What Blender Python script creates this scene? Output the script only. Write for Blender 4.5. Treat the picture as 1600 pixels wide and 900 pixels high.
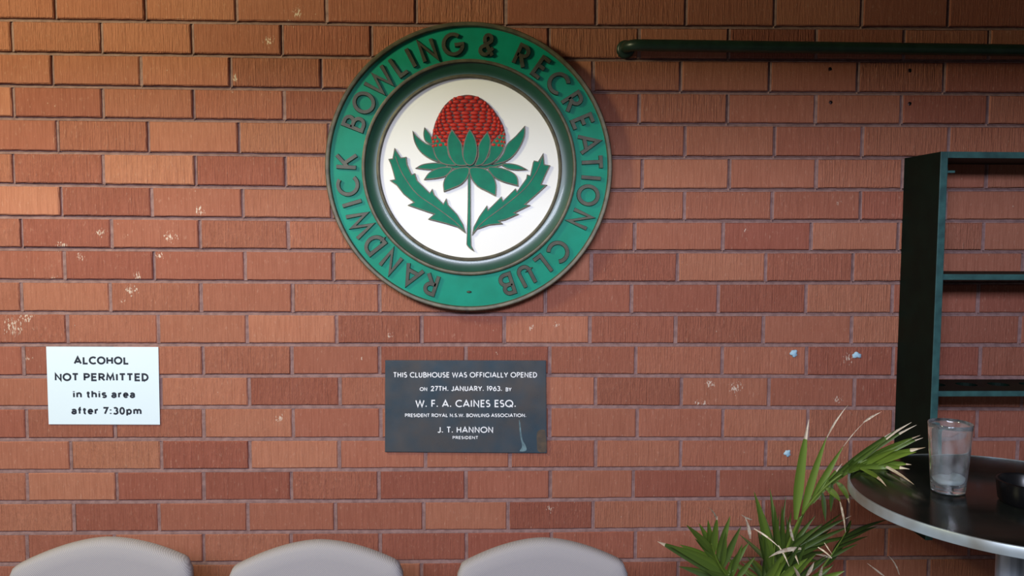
import bpy, bmesh, math, random
from mathutils import Vector, Matrix
random.seed(7)
R = math.radians
for o in list(bpy.data.objects): bpy.data.objects.remove(o)
SC = bpy.context.scene
COL = SC.collection

# ------------------------------------------------------------------ camera
CAM = Vector((1.27294, -2.194837, 1.587131))
RIGHT = Vector((0.99964255, -0.02647751, 0.00370254))
FWD = Vector((0.02666785, 0.99733762, -0.06787125))
UP = Vector((-0.00189562, 0.06794572, 0.99768722))
FPX = 1250.0
cd = bpy.data.cameras.new('camera'); cam = bpy.data.objects.new('camera', cd); COL.objects.link(cam)
cd.sensor_width = 36.0; cd.lens = FPX / 1600 * 36.0; cd.clip_start = 0.02
m = Matrix.Identity(4)
for i in range(3):
    m[i][0] = RIGHT[i]; m[i][1] = UP[i]; m[i][2] = -FWD[i]; m[i][3] = CAM[i]
cam.matrix_world = m
SC.camera = cam

# ------------------------------------------------------------------ light, world, exposure
SC.view_settings.view_transform = 'Standard'; SC.view_settings.look = 'None'
SC.view_settings.gamma = 1.0; SC.view_settings.use_curve_mapping = False
SC.view_settings.exposure = 0.0
W = bpy.data.worlds.new('world'); SC.world = W; W.use_nodes = True
bg = W.node_tree.nodes['Background']; bg.inputs[0].default_value = (0.9, 0.92, 1.0, 1); bg.inputs[1].default_value = 0.08
def area(name, loc, target, sx, sy, power, color):
    l = bpy.data.lights.new(name, 'AREA'); l.shape = 'RECTANGLE'; l.size = sx; l.size_y = sy
    l.energy = power; l.color = color
    o = bpy.data.objects.new(name, l); COL.objects.link(o); o.location = loc
    o.rotation_euler = (Vector(target) - Vector(loc)).to_track_quat('-Z', 'Y').to_euler()
    return o
area('warm_lamp_light', (-0.45, -1.30, 2.57), (0.6, 0.0, 1.65), 0.35, 0.35, 26, (1.0, 0.95, 0.56))
area('daylight_opening', (0.85, -3.4, 2.46), (0.85, 0.0, 1.05), 1.8, 0.45, 101, (0.88, 0.92, 1.12))

# ------------------------------------------------------------------ helpers
def ray(px, py): return RIGHT * ((px - 800) / FPX) + FWD - UP * ((py - 450) / FPX)
def at_y(px, py, y):
    d = ray(px, py); return CAM + d * ((y - CAM.y) / d.y)
def at_z(px, py, z):
    d = ray(px, py); return CAM + d * ((z - CAM.z) / d.z)
def s2l(r, g, b):
    f = lambda c: (c / 255 / 12.92) if c / 255 <= 0.04045 else ((c / 255 + 0.055) / 1.055) ** 2.4
    return (f(r), f(g), f(b), 1.0)
def tag(o, label, cat, group=None, kind=None):
    o['label'] = label; o['category'] = cat
    if group: o['group'] = group
    if kind: o['kind'] = kind
    return o
def empty(name, loc, label, cat, group=None):
    o = bpy.data.objects.new(name, None); COL.objects.link(o); o.location = loc
    o.empty_display_size = 0.05
    return tag(o, label, cat, group)
def root_loc(p):
    v = Vector((0, 0, 0))
    while p is not None: v = v + p.location; p = p.parent
    return v
def obj(name, bm, mats, parent=None, local=False, smooth=False, recalc=True):
    """link a bmesh as ONE mesh object; geometry given in world space unless local"""
    if recalc: bmesh.ops.recalc_face_normals(bm, faces=bm.faces)
    if parent is not None and not local:
        bmesh.ops.translate(bm, verts=bm.verts, vec=-root_loc(parent))
    me = bpy.data.meshes.new(name); bm.to_mesh(me); bm.free()
    for mt in (mats if isinstance(mats, (list, tuple)) else [mats]): me.materials.append(mt)
    if smooth:
        for p in me.polygons: p.use_smooth = True
        if smooth != True:
            try: me.set_sharp_from_angle(angle=R(smooth))
            except Exception: pass
    o = bpy.data.objects.new(name, me); COL.objects.link(o)
    if parent is not None: o.parent = parent
    return o
def box(bm, x0, x1, y0, y1, z0, z1, bev=0.0, mi=0):
    r = bmesh.ops.create_cube(bm, size=1.0)
    vs = r['verts']
    for v in vs:
        v.co = Vector(((x0 + x1) / 2 + v.co.x * (x1 - x0), (y0 + y1) / 2 + v.co.y * (y1 - y0), (z0 + z1) / 2 + v.co.z * (z1 - z0)))
    fs = {f for v in vs for f in v.link_faces}
    for f in fs: f.material_index = mi
    if bev:
        es = list({e for v in vs for e in v.link_edges})
        bmesh.ops.bevel(bm, geom=es, offset=bev, segments=2, affect='EDGES', profile=0.6)
def lathe(bm, prof, cx, cy, n=48, mi=0, closed=False, axis='Z', cz=0):
    rings = []
    for r, h in prof:
        ring = []
        for i in range(n):
            a = 2 * math.pi * i / n
            if axis == 'Z': co = (cx + r * math.cos(a), cy + r * math.sin(a), h)
            else: co = (cx + r * math.cos(a), h, cz + r * math.sin(a))
            ring.append(bm.verts.new(co))
        rings.append(ring)
    k = len(rings)
    for j in range(k if closed else k - 1):
        a, b = rings[j], rings[(j + 1) % k]
        for i in range(n):
            f = bm.faces.new((a[i], a[(i + 1) % n], b[(i + 1) % n], b[i])); f.material_index = mi
    return rings
def tube(bm, pts, rad, n=14, mi=0, cap=True):
    pts = [Vector(p) for p in pts]; rings = []
    for i, p in enumerate(pts):
        t = (pts[min(i + 1, len(pts) - 1)] - pts[max(i - 1, 0)]).normalized()
        ref = Vector((0, 0, 1)) if abs(t.z) < 0.9 else Vector((1, 0, 0))
        u = t.cross(ref).normalized(); w = u.cross(t).normalized()
        rr = rad[i] if isinstance(rad, (list, tuple)) else rad
        rings.append([bm.verts.new(p + (u * math.cos(2 * math.pi * k / n) + w * math.sin(2 * math.pi * k / n)) * rr) for k in range(n)])
    for a, b in zip(rings, rings[1:]):
        for k in range(n):
            f = bm.faces.new((a[k], a[(k + 1) % n], b[(k + 1) % n], b[k])); f.material_index = mi
    if cap:
        for rg in (rings[0], rings[-1]):
            f = bm.faces.new(rg); f.material_index = mi

# ------------------------------------------------------------------ materials
def mat(name, col=(0.5, 0.5, 0.5, 1), rough=0.6, metal=0.0, spec=0.5, coat=0.0):
    mt = bpy.data.materials.new(name); mt.use_nodes = True
    b = mt.node_tree.nodes['Principled BSDF']
    b.inputs['Base Color'].default_value = col; b.inputs['Roughness'].default_value = rough
    b.inputs['Metallic'].default_value = metal; b.inputs['Specular IOR Level'].default_value = spec
    b.inputs['Coat Weight'].default_value = coat
    return mt
class NT:
    def __init__(s, mt): s.t = mt.node_tree; s.b = s.t.nodes['Principled BSDF']
    def n(s, typ, **kw):
        nd = s.t.nodes.new(typ)
        for k, v in kw.items(): setattr(nd, k, v)
        return nd
    def l(s, a, b): s.t.links.new(a, b)
    def coords(s, scale=(1, 1, 1), kind='Object'):
        tc = s.n('ShaderNodeTexCoord'); mp = s.n('ShaderNodeMapping')
        mp.inputs['Scale'].default_value = scale; s.l(tc.outputs[kind], mp.inputs['Vector']); return mp.outputs[0]
    def noise(s, vec, scale=1.0, detail=3.0, rough=0.55):
        nd = s.n('ShaderNodeTexNoise'); nd.inputs['Scale'].default_value = scale
        nd.inputs['Detail'].default_value = detail; nd.inputs['Roughness'].default_value = rough
        s.l(vec, nd.inputs['Vector']); return nd.outputs[0]
    def ramp(s, fac, a, b, ca=0.0, cb=1.0):
        nd = s.n('ShaderNodeMapRange'); nd.inputs[1].default_value = a; nd.inputs[2].default_value = b
        nd.inputs[3].default_value = ca; nd.inputs[4].default_value = cb; nd.clamp = True
        s.l(fac, nd.inputs[0]); return nd.outputs[0]
    def math(s, op, a, b):
        nd = s.n('ShaderNodeMath', operation=op)
        for i, x in enumerate((a, b)):
            if isinstance(x, (int, float)): nd.inputs[i].default_value = x
            else: s.l(x, nd.inputs[i])
        return nd.outputs[0]
    def mix(s, fac, a, b, mode='MIX'):
        nd = s.n('ShaderNodeMix', data_type='RGBA', blend_type=mode)
        for sock, x in ((nd.inputs[0], fac), (nd.inputs[6], a), (nd.inputs[7], b)):
            if isinstance(x, (int, float, tuple)): sock.default_value = x
            else: s.l(x, sock)
        return nd.outputs[2]
    def bump(s, h, strength=0.5, dist=0.002):
        nd = s.n('ShaderNodeBump'); nd.inputs['Strength'].default_value = strength; nd.inputs['Distance'].default_value = dist
        s.l(h, nd.inputs['Height']); s.l(nd.outputs[0], s.b.inputs['Normal'])
def varied(name, c1, c2, rough=0.5, scale=20.0, metal=0.0, bump=0.0, lo=0.35, hi=0.65, stretch=(1, 1, 1), coat=0.0, bscale=4.0, bdist=0.001):
    mt = mat(name, c1, rough, metal, coat=coat); t = NT(mt)
    v = t.coords(stretch)
    t.l(t.mix(t.ramp(t.noise(v, scale), lo, hi), c1, c2), t.b.inputs['Base Color'])
    if bump: t.bump(t.noise(v, scale * bscale, 2), bump, bdist)
    return mt

# scuffs and dabs of old white residue on the brick, at their places on the wall
SCUFF = [(97, 385, 14), (158, 364, 12), (267, 371, 14), (125, 400, 9), (250, 399, 9), (312, 328, 13), (20, 510, 22), (40, 497, 16),
         (205, 452, 13), (192, 470, 7), (120, 12, 0), (465, 20, 14), (452, 36, 9), (420, 65, 13), (368, 122, 9), (362, 143, 5),
         (215, 432, 9), (84, 432, 7), (610, 524, 7), (832, 512, 9), (870, 508, 7), (1110, 600, 12), (1150, 605, 16), (1090, 630, 8),
         (1325, 560, 12), (1310, 625, 12), (860, 795, 10), (1310, 318, 8), (1165, 360, 6), (565, 560, 5), (437, 655, 10), (43, 560, 7), (1100, 630, 9)]
def brick_mat():
    mt = mat('wire_cut_brick', (0.3, 0.12, 0.06, 1), 0.88, spec=0.25); t = NT(mt)
    at = t.n('ShaderNodeAttribute', attribute_name='tone')
    tc = t.n('ShaderNodeTexCoord')
    def mp(sc):
        nd = t.n('ShaderNodeMapping'); nd.inputs['Scale'].default_value = sc; t.l(tc.outputs['Object'], nd.inputs['Vector']); return nd.outputs[0]
    drag = t.noise(mp((260, 260, 13)), 1.0, 3.0, 0.6)
    pit = t.noise(mp((170, 170, 60)), 1.0, 3.0, 0.6)
    patch = t.noise(mp((9, 9, 13)), 1.0, 3.0, 0.6)
    fine = t.noise(mp((700, 700, 250)), 1.0, 2.0, 0.5)
    c = t.mix(t.ramp(drag, 0.62, 0.30), at.outputs['Color'], (0.80, 0.76, 0.74, 1), 'MULTIPLY')
    c = t.mix(t.ramp(patch, 0.40, 0.72, 0.0, 0.40), c, (0.92, 0.80, 0.76, 1), 'MULTIPLY')
    c = t.mix(t.ramp(pit, 0.60, 0.74, 0.0, 0.30), c, (0.66, 0.40, 0.29, 1))
    # tiny pale grit
    vo = t.n('ShaderNodeTexVoronoi'); vo.inputs['Scale'].default_value = 1.0; t.l(mp((70, 70, 55)), vo.inputs['Vector'])
    sp = t.math('MULTIPLY', t.ramp(vo.outputs['Distance'], 0.13, 0.07), t.ramp(t.noise(mp((16, 16, 16)), 1.0, 2), 0.60, 0.70))
    c = t.mix(t.math('MULTIPLY', sp, 0.55), c, (0.72, 0.58, 0.45, 1))
    acc = None
    for (px, py, r) in SCUFF:
        if r <= 0: continue
        p = at_y(px, py, 0)
        d = t.n('ShaderNodeVectorMath', operation='DISTANCE'); t.l(tc.outputs['Object'], d.inputs[0]); d.inputs[1].default_value = p
        k = t.ramp(d.outputs['Value'], r / 575 * 1.1, r / 575 * 0.25)
        acc = k if acc is None else t.math('MAXIMUM', acc, k)
    st = t.noise(mp((300, 300, 110)), 1.0, 2.0, 0.6)
    msk = t.ramp(t.math('ADD', t.math('MULTIPLY', acc, 0.24), st), 0.74, 0.80, 0.0, 0.75)
    msk = t.math('MULTIPLY', msk, t.ramp(acc, 0.0, 0.15))
    c = t.mix(msk, c, (0.80, 0.68, 0.56, 1))
    t.l(c, t.b.inputs['Base Color'])
    h = t.math('ADD', t.math('MULTIPLY', drag, at.outputs['Alpha']), t.math('MULTIPLY', pit, t.math('MULTIPLY', at.outputs['Alpha'], 0.55)))
    h = t.math('ADD', h, t.math('MULTIPLY', fine, 0.12))
    t.bump(h, 0.9, 0.0062)
    return mt
M_BRICK = brick_mat()
M_MORTAR = varied('mortar', s2l(154, 122, 118), s2l(130, 100, 97), 0.95, 60, bump=0.5, bscale=5, bdist=0.002)
M_GREEN = varied('green_enamel', s2l(0, 146, 120), s2l(0, 134, 108), 0.5, 14)
M_GREEN.node_tree.nodes['Principled BSDF'].inputs['Specular IOR Level'].default_value = 0.25
M_COVE = varied('dark_green_enamel', s2l(30, 78, 58), s2l(26, 68, 50), 0.3, 12, coat=0.15)
M_BRONZE = varied('aged_bronze_edge', s2l(104, 98, 78), s2l(80, 76, 62), 0.5, 45, metal=0.25)
M_LETTER = varied('dark_bronze_letter', s2l(76, 78, 62), s2l(62, 62, 52), 0.45, 45, metal=0.25)
M_WHITE = mat('white_enamel', s2l(250, 249, 243), 0.45)
M_LEAFG = varied('leaf_green_enamel', s2l(2, 128, 98), s2l(8, 114, 90), 0.55, 30)
M_LEAFG.node_tree.nodes['Principled BSDF'].inputs['Specular IOR Level'].default_value = 0.2
M_RED = varied('red_enamel', s2l(204, 46, 28), s2l(180, 38, 24), 0.55, 40)
M_HEAD = varied('dark_red_brown_enamel', s2l(104, 44, 30), s2l(86, 38, 28), 0.55, 40)
M_PAPER = mat('white_paper', s2l(228, 245, 255), 0.7)
M_INK = mat('dark_ink', s2l(36, 42, 56), 0.7)
M_PAINT = mat('white_letter_paint', s2l(250, 252, 255), 0.5)
M_PIPE = varied('dark_green_gloss_paint', s2l(30, 54, 42), s2l(20, 42, 34), 0.38, 25)
M_SHELF = varied('shelf_green_paint', s2l(8, 26, 20), s2l(6, 20, 15), 0.6, 18)
M_SHELF.node_tree.nodes['Principled BSDF'].inputs['Specular IOR Level'].default_value = 0.12
M_EDGE = varied('worn_teal_edge', s2l(52, 94, 94), s2l(38, 72, 74), 0.5, 30)
M_HOLE = mat('dark_recess', s2l(12, 14, 14), 0.6)
M_STEEL = varied('brushed_steel', s2l(200, 212, 222), s2l(140, 150, 162), 0.32, 14, metal=0.4, stretch=(4, 4, .1))
M_BAND = varied('table_edge_metal', s2l(168, 184, 192), s2l(128, 128, 120), 0.36, 9, metal=0.35)
M_DARKMETAL = mat('black_powder_coat', s2l(24, 24, 26), 0.45, 0.5)
M_BLACK = mat('black_plastic', s2l(12, 12, 14), 0.3)
M_PUTTY = varied('pale_blue_putty', s2l(186, 218, 236), s2l(150, 194, 220), 0.8, 90)
M_FLOOR = varied('concrete_paving', s2l(120, 112, 104), s2l(98, 92, 86), 0.8, 6)
M_CEIL = mat('ceiling_paint', s2l(150, 140, 125), 0.9)
M_POT = varied('terracotta_pot', s2l(150, 86, 60), s2l(126, 70, 50), 0.85, 20)
M_SOIL = varied('potting_soil', s2l(60, 44, 34), s2l(36, 28, 22), 0.95, 60, bump=0.6)
def plaque_mat():
    mt = mat('dark_plaque', s2l(70, 72, 76), 0.28); t = NT(mt); v = t.coords()
    c = t.mix(t.ramp(t.noise(v, 9, 3), 0.35, 0.65), s2l(82, 80, 80), s2l(60, 76, 88))  # bluish grey blotches paint a cool reflection into the plaque colour
    t.l(c, t.b.inputs['Base Color'])
    t.l(t.ramp(t.noise(v, 14, 4), 0.3, 0.7, 0.22, 0.42), t.b.inputs['Roughness'])
    return mt
M_PLAQUE = plaque_mat()
M_STAIN = varied('pale_drip_stain', s2l(120, 150, 158), s2l(84, 108, 116), 0.5, 60)
M_PATINA = varied('brown_patina', s2l(98, 82, 66), s2l(78, 70, 62), 0.5, 60)
def table_mat():
    mt = mat('dark_laminate', s2l(52, 42, 34), 0.13, spec=0.4); t = NT(mt); v = t.coords((1, 5, 1))
    t.l(t.mix(t.ramp(t.noise(v, 7, 4), 0.35, 0.68), s2l(24, 26, 23), s2l(14, 18, 16)), t.b.inputs['Base Color'])
    t.l(t.ramp(t.noise(t.coords(), 9, 4), 0.3, 0.75, 0.10, 0.24), t.b.inputs['Roughness'])
    return mt
M_TABLE = table_mat()
def fabric_mat():
    mt = mat('beige_woven_fabric', s2l(176, 168, 152), 0.9, spec=0.2); t = NT(mt)
    wv = []
    for rot in (R(38), R(-52)):
        tc = t.n('ShaderNodeTexCoord'); mp = t.n('ShaderNodeMapping'); mp.inputs['Rotation'].default_value = (0, rot, 0)
        t.l(tc.outputs['Object'], mp.inputs['Vector'])
        w = t.n('ShaderNodeTexWave'); w.bands_direction = 'X'; w.inputs['Scale'].default_value = 95; w.inputs['Distortion'].default_value = 0.6
        t.l(mp.outputs[0], w.inputs['Vector']); wv.append(w.outputs['Fac'])
    k = t.math('MULTIPLY', wv[0], t.math('ADD', t.math('MULTIPLY', wv[1], 0.5), 0.5))
    c = t.mix(k, s2l(153, 148, 149), s2l(182, 177, 178)); t.l(c, t.b.inputs['Base Color'])
    t.bump(k, 0.25, 0.0008); return mt
M_FABRIC = fabric_mat()
def glass_mat():
    mt = mat('clear_glass', (1, 1, 1, 1), 0.02); b = mt.node_tree.nodes['Principled BSDF']
    b.inputs['Transmission Weight'].default_value = 1.0; b.inputs['IOR'].default_value = 1.45; b.inputs['Base Color'].default_value = (0.95, 0.98, 0.98, 1)
    return mt
M_GLASS = glass_mat()
_t = NT(M_GLASS); _d = _t.n('ShaderNodeBsdfDiffuse'); _d.inputs[0].default_value = (0.8, 0.85, 0.9, 1)
_m = _t.n('ShaderNodeMixShader'); _t.l(_t.ramp(_t.noise(_t.coords((1, 1, .5)), 60, 3), .35, .75, 0.02, 0.14), _m.inputs[0])
_t.l(_t.b.outputs[0], _m.inputs[1]); _t.l(_d.outputs[0], _m.inputs[2])
_t.l(_m.outputs[0], [n for n in _t.t.nodes if n.type == 'OUTPUT_MATERIAL'][0].inputs[0])
def ice_mat():
    mt = mat('melting_ice', s2l(205, 220, 224), 0.35); b = mt.node_tree.nodes['Principled BSDF']
    b.inputs['Transmission Weight'].default_value = 0.45; b.inputs['IOR'].default_value = 1.31; return mt
M_ICE = ice_mat()
def leaf_mat(name, c1, c2):
    mt = mat(name, c1, 0.5); t = NT(mt)
    at = t.n('ShaderNodeAttribute', attribute_name='tone')
    c = t.mix(at.outputs['Fac'], c1, c2); t.l(c, t.b.inputs['Base Color'])
    t.b.inputs['Subsurface Weight'].default_value = 0.0
    return mt
M_PALM = leaf_mat('palm_green', s2l(34, 55, 16), s2l(114, 140, 44))
M_DRY = leaf_mat('dry_leaf_tip', s2l(150, 116, 84), s2l(226, 212, 186))
M_STEM = varied('palm_stem', s2l(96, 104, 50), s2l(70, 82, 40), 0.6, 30)

# ------------------------------------------------------------------ brick wall
JL = [29, 81, 132, 183, 236, 287, 337.5, 387.5, 437.5, 487.5, 537.5, 587.5, 636, 686, 735.5, 784, 832.5, 881]
JM = [39, 91, 142, 192, 244.5, 296, 344, 392, 441, 490, 537.5, 585, 634, 684.5, 732, 781, 829, 876]
JR = [42, 93, 144.5, 194, 245, 295, 344, 392, 440.5, 490, 538, 588, 637, 685, 730, 776, 822, 871]
PERP = {1: {0: 18, 1: 158, 2: 300, 3: 440, 4: 580, 6: 858, 7: 999, 8: 1139, 9: 1276, 10: 1413, 11: 1546},
        0: {.5: 85, 1.5: 226, 2.5: 369, 3.5: 510, 4.5: 650, 6.5: 932, 7.5: 1072, 8.5: 1211, 9.5: 1347, 10.5: 1482},
        2: {.5: 81, 1.5: 220, 2.5: 360, 3.5: 502, 6.5: 927, 7.5: 1064, 8.5: 1203, 9.5: 1341, 10.5: 1476},
        3: {0: 20, 1: 160, 2: 302, 3: 444, 7: 999, 8: 1137, 9: 1275, 10: 1409, 11: 1544},
        4: {.5: 89, 1.5: 231, 2.5: 373, 7.5: 1071, 8.5: 1211, 9.5: 1348, 10.5: 1483},
        5: {0: 20, 1: 161, 2: 305, 7: 1004, 8: 1140, 9: 1276, 11: 1542},
        6: {.5: 95, 1.5: 237, 2.5: 379, 7.5: 1070, 8.5: 1207, 9.5: 1345},
        7: {0: 33, 1: 174, 2: 312, 7: 992, 8: 1130, 9: 1268, 10: 1404, 11: 1537},
        8: {.5: 100, 1.5: 240, 2.5: 383, 6.5: 924, 7.5: 1059, 8.5: 1197, 9.5: 1333},
        9: {1: 172, 2: 314, 3: 457, 4: 593, 6: 852, 7: 987, 8: 1123, 9: 1260, 10: 1395, 11: 1529},
        10: {.5: 105, 1.5: 247, 2.5: 386, 3.5: 526, 4.5: 659, 5.5: 788, 6.5: 922, 7.5: 1056, 8.5: 1193, 9.5: 1331},
        11: {0: 36, 2: 317, 3: 456, 4: 593, 5: 728, 6: 859, 7: 994, 8: 1129, 9: 1261, 10: 1396, 11: 1532},
        12: {2.5: 389, 3.5: 531, 6.5: 931, 7.5: 1065, 8.5: 1202},
        13: {0: 41, 1: 179, 2: 318, 3: 458, 4: 595, 6: 859, 7: 996, 8: 1130, 11: 1527},
        14: {.5: 110, 1.5: 252, 2.5: 390, 3.5: 530, 4.5: 665, 5.5: 797, 6.5: 931, 7.5: 1064, 8.5: 1197},
        15: {0: 42, 1: 182, 2: 318, 3: 455, 4: 592, 5: 728, 6: 860, 7: 990, 8: 1122},
        16: {.5: 115, 1.5: 248, 2.5: 387, 3.5: 524, 4.5: 662, 5.5: 794, 6.5: 927, 7.5: 1061, 9.5: 1326, 10.5: 1460},
        17: {0: 42, 2: 318, 3: 455, 4: 594, 5: 729, 6: 862, 7: 993},
        18: {4.5: 659, 7.5: 1060}}
XS = (0.0, 1.325, 2.40)
JZ = []
for a, b, c in zip(JL, JM, JR):
    JZ.append((at_y(10, a, 0).z, at_y(800, b, 0).z, at_y(1390, c, 0).z))
def joint(k, x):
    if k < 0: base = [z - k * 0.087 for z in JZ[0]]
    elif k > 17: base = [z - (k - 17) * 0.087 for z in JZ[17]]
    else: base = JZ[k]
    if x <= XS[1]: u = max(-0.5, (x - XS[0]) / (XS[1] - XS[0])); return base[0] + (base[1] - base[0]) * u
    u = min(1.6, (x - XS[1]) / (XS[2] - XS[1])); return base[1] + (base[2] - base[1]) * u
TONES = {(5, 1): 1.0, (4, 2.5): .95, (4, 3.5): .9, (5, 2): .15, (5, 3): .95, (6, -.5): .9, (6, .5): .2, (14, .5): .95, (15, 0): .85, (14, 1.5): .1,
         (14, 2.5): .85, (15, 1): .15, (15, 2): .1, (13, 2): .8, (16, .5): .2, (17, 2): .6, (10, 2.5): .85, (10, 3.5): .3, (11, 4): .2, (11, 5): .1,
         (12, 4.5): .05, (16, 5.5): .15, (16, 4.5): .7, (17, 5): .05, (0, 3.5): .35, (1, 2): .4, (1, 3): .25, (1, 0): .6, (3, 2): .4, (11, 9): .15, (3, 1): .5}
T_RED, T_TAN = s2l(152, 89, 74), s2l(188, 127, 100)
HOLES = {}
HOLE_PX = [(1297, 108, 2), (1422, 110, 2), (1298, 160, 3), (1421, 162, 3)]
bm = bmesh.new(); lay = bm.loops.layers.float_color.new('tone')
WX0, WX1 = -2.2, 4.4
def ring_pts(x0, x1, zb0, zb1, zt0, zt1, inset, jit):
    out = []
    n1, n2 = 11, 4
    for i in range(n1): u = i / n1; out.append((x0 + inset + (x1 - x0 - 2 * inset) * u, zb0 + (zb1 - zb0) * u + inset))
    for i in range(n2): u = i / n2; out.append((x1 - inset, zb1 + inset + (zt1 - zb1 - 2 * inset) * u))
    for i in range(n1): u = i / n1; out.append((x1 - inset - (x1 - x0 - 2 * inset) * u, zt1 + (zt0 - zt1) * u - inset))
    for i in range(n2): u = i / n2; out.append((x0 + inset, zt0 - inset - (zt0 - zb0 - 2 * inset) * u))
    return [(x + random.uniform(-jit, jit), z + random.uniform(-jit, jit)) for x, z in out]
def add_brick(x0, x1, zb0, zb1, zt0, zt1, tone, rough, hole=None):
    proud = random.uniform(-0.0012, 0.0012)
    specs = ((0.03, 0.0, 0.0003), (0.0028 + proud, 0.0, 0.0006), (proud, 0.0026, 0.0007))
    rings = []
    for y, ins, jit in specs:
        rings.append([bm.verts.new((x, y, z)) for x, z in ring_pts(x0, x1, zb0, zb1, zt0, zt1, ins, jit)])
    fs = []
    n = len(rings[0])
    for a, b in zip(rings, rings[1:]):
        for i in range(n): fs.append(bm.faces.new((a[i], a[(i + 1) % n], b[(i + 1) % n], b[i])))
    if hole is None: fs.append(bm.faces.new(rings[-1]))
    else:
        hx, hz = hole; hr = 0.0052; hn = 16
        hv = [bm.verts.new((hx + hr * math.cos(2 * math.pi * i / hn) * random.uniform(.85, 1.15), proud, hz + hr * math.sin(2 * math.pi * i / hn) * random.uniform(.85, 1.15))) for i in range(hn)]
        hb = [bm.verts.new((v.co.x, 0.045, v.co.z)) for v in hv]
        for i in range(hn): bm.faces.new((hv[i], hv[(i + 1) % hn], hb[(i + 1) % hn], hb[i])).material_index = 2
        bm.faces.new(hb).material_index = 2
        es = [bm.edges.get((rings[-1][i], rings[-1][(i + 1) % n])) for i in range(n)] + [bm.edges.get((hv[i], hv[(i + 1) % hn])) for i in range(hn)]
        r = bmesh.ops.triangle_fill(bm, edges=es, use_beauty=True)
        fs += [g for g in r['geom'] if isinstance(g, bmesh.types.BMFace)]
    col = tuple(T_RED[i] + (T_TAN[i] - T_RED[i]) * tone for i in range(3))
    w = random.uniform(0.93, 1.07)
    for f in fs:
        for lp in f.loops: lp[lay] = (col[0] * w, col[1] * w, col[2] * w, rough)
perp_list = []
for row in range(-6, 25):
    off = 0.5 if row % 2 == 0 else 0.0
    d = PERP.get(row, {}); zc_py = None
    def zmid(x): return (joint(row - 1, x) + joint(row, x)) / 2 - 0.002
    known = {}
    for c, px in d.items():
        guess = at_y(px, 450, 0).x
        z = zmid(guess)
        # find the pixel row of this course, then the exact x
        v = Vector((guess, 0, z)) - CAM; py = 450 - FPX * v.dot(UP) / v.dot(FWD)
        known[c] = at_y(px, py, 0).x
    dx = sum(x - c * 0.24 for c, x in known.items()) / len(known) if known else random.uniform(-.008, .008)
    cs = [i + off for i in range(int(WX0 / 0.24) - 1, int(WX1 / 0.24) + 2)]
    def near_dx(c):
        if not known: return dx
        kc = min(known, key=lambda q: abs(q - c)); return known[kc] - kc * 0.24
    pos = [(c, known[c] if c in known else c * 0.24 + near_dx(c) + random.uniform(-.002, .002)) for c in cs]
    for (c, xa), (c2, xb) in zip(pos, pos[1:]):
        x0, x1 = xa + 0.0045, xb - 0.0045
        zt0, zt1 = joint(row - 1, x0) - 0.0068, joint(row - 1, x1) - 0.0068
        zb0, zb1 = joint(row, x0) + 0.003, joint(row, x1) + 0.003
        if zb0 < 0.0: zb0 = zb1 = 0.0005
        if zt0 < 0.02: continue
        tone = TONES.get((row, c), random.betavariate(1.6, 1.6) * 0.75 + 0.05)
        hole = None
        for hx, hy, hrow in HOLE_PX:
            hp = at_y(hx, hy, 0)
            if hrow == row and x0 < hp.x < x1: hole = (hp.x, hp.z)
        add_brick(x0, x1, zb0, zb1, zt0, zt1, tone, random.choice((0.15, 0.3, 0.5, 0.75, 1.0)), hole)
        perp_list.append((row, xb, zb1, zt1))
# mortar: a raked bed behind everything and fuller perpends with a little squeezed ledge below
def face(vs, mi):
    f = bm.faces.new([bm.verts.new(v) for v in vs]); f.material_index = mi
face([(WX0 - .3, 0.011, 0), (WX1 + .5, 0.011, 0), (WX1 + .5, 0.011, 2.75), (WX0 - .3, 0.011, 2.75)], 1)
for row in range(-6, 25):
    # weathered lower lip of each bed joint, running along the course below
    n = 40
    xs = [WX0 + (WX1 - WX0) * i / n for i in range(n + 1)]
    wob = [random.uniform(-.0007, .0007) for _ in xs]
    q = min(1.0, max(0.0, (row - 7) / 5.0)); dp = 0.0095 - 0.0062 * q
    prof = [(0.0105 - .004 * q, 0.0032), (dp, -0.0004 + .0012 * q), (0.0022, -0.0042 + .002 * q), (0.0016, -0.0072)]
    rws = [[bm.verts.new((x, y + random.uniform(-.0004, .0005) * (k > 1), joint(row, x) + dz + wob[i] * (k in (1, 2)))) for i, x in enumerate(xs)] for k, (y, dz) in enumerate(prof)]
    for a, b in zip(rws, rws[1:]):
        for i in range(n): bm.faces.new((b[i], b[i + 1], a[i + 1], a[i])).material_index = 1
for row, x, zb, zt in perp_list:
    w = 0.0050; dl = random.choice((.010, .009, .007, .004)) if row < 9 else random.choice((.006, .003, .003, .0045)); dr = random.choice((.0015, .002, .003))
    pr = [(-w, dl), (-w * .1, dl * .9), (w * .35, dr + .0006), (w, dr)]
    lo = [bm.verts.new((x + a, y, zb - .0015)) for a, y in pr]; hi = [bm.verts.new((x + a, y, zt + .0005)) for a, y in pr]
    for i in range(3): bm.faces.new((lo[i], lo[i + 1], hi[i + 1], hi[i])).material_index = 1
    if random.random() < 0.8:      # little squeezed lump of mortar where the perpend meets the bed
        q = random.uniform(.7, 1.2); j = random.uniform(-.001, .001)
        e0 = bm.verts.new((x - w * q - .003, .0090, zb - .0085)); e1 = bm.verts.new((x + w * q + .003, .0090, zb - .0085)); e2 = bm.verts.new((x + j, .0012, zb - .0075)); tp = bm.verts.new((x + j, .0045, zb - .0002))
        for tri in ((e0, e2, tp), (e2, e1, tp)): bm.faces.new(tri).material_index = 1
wall = obj('wall_back', bm, [M_BRICK, M_MORTAR, M_HOLE], recalc=True)
tag(wall, 'red-brown wire-cut brick wall with raked mauve mortar joints', 'wall', kind='structure')
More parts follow.
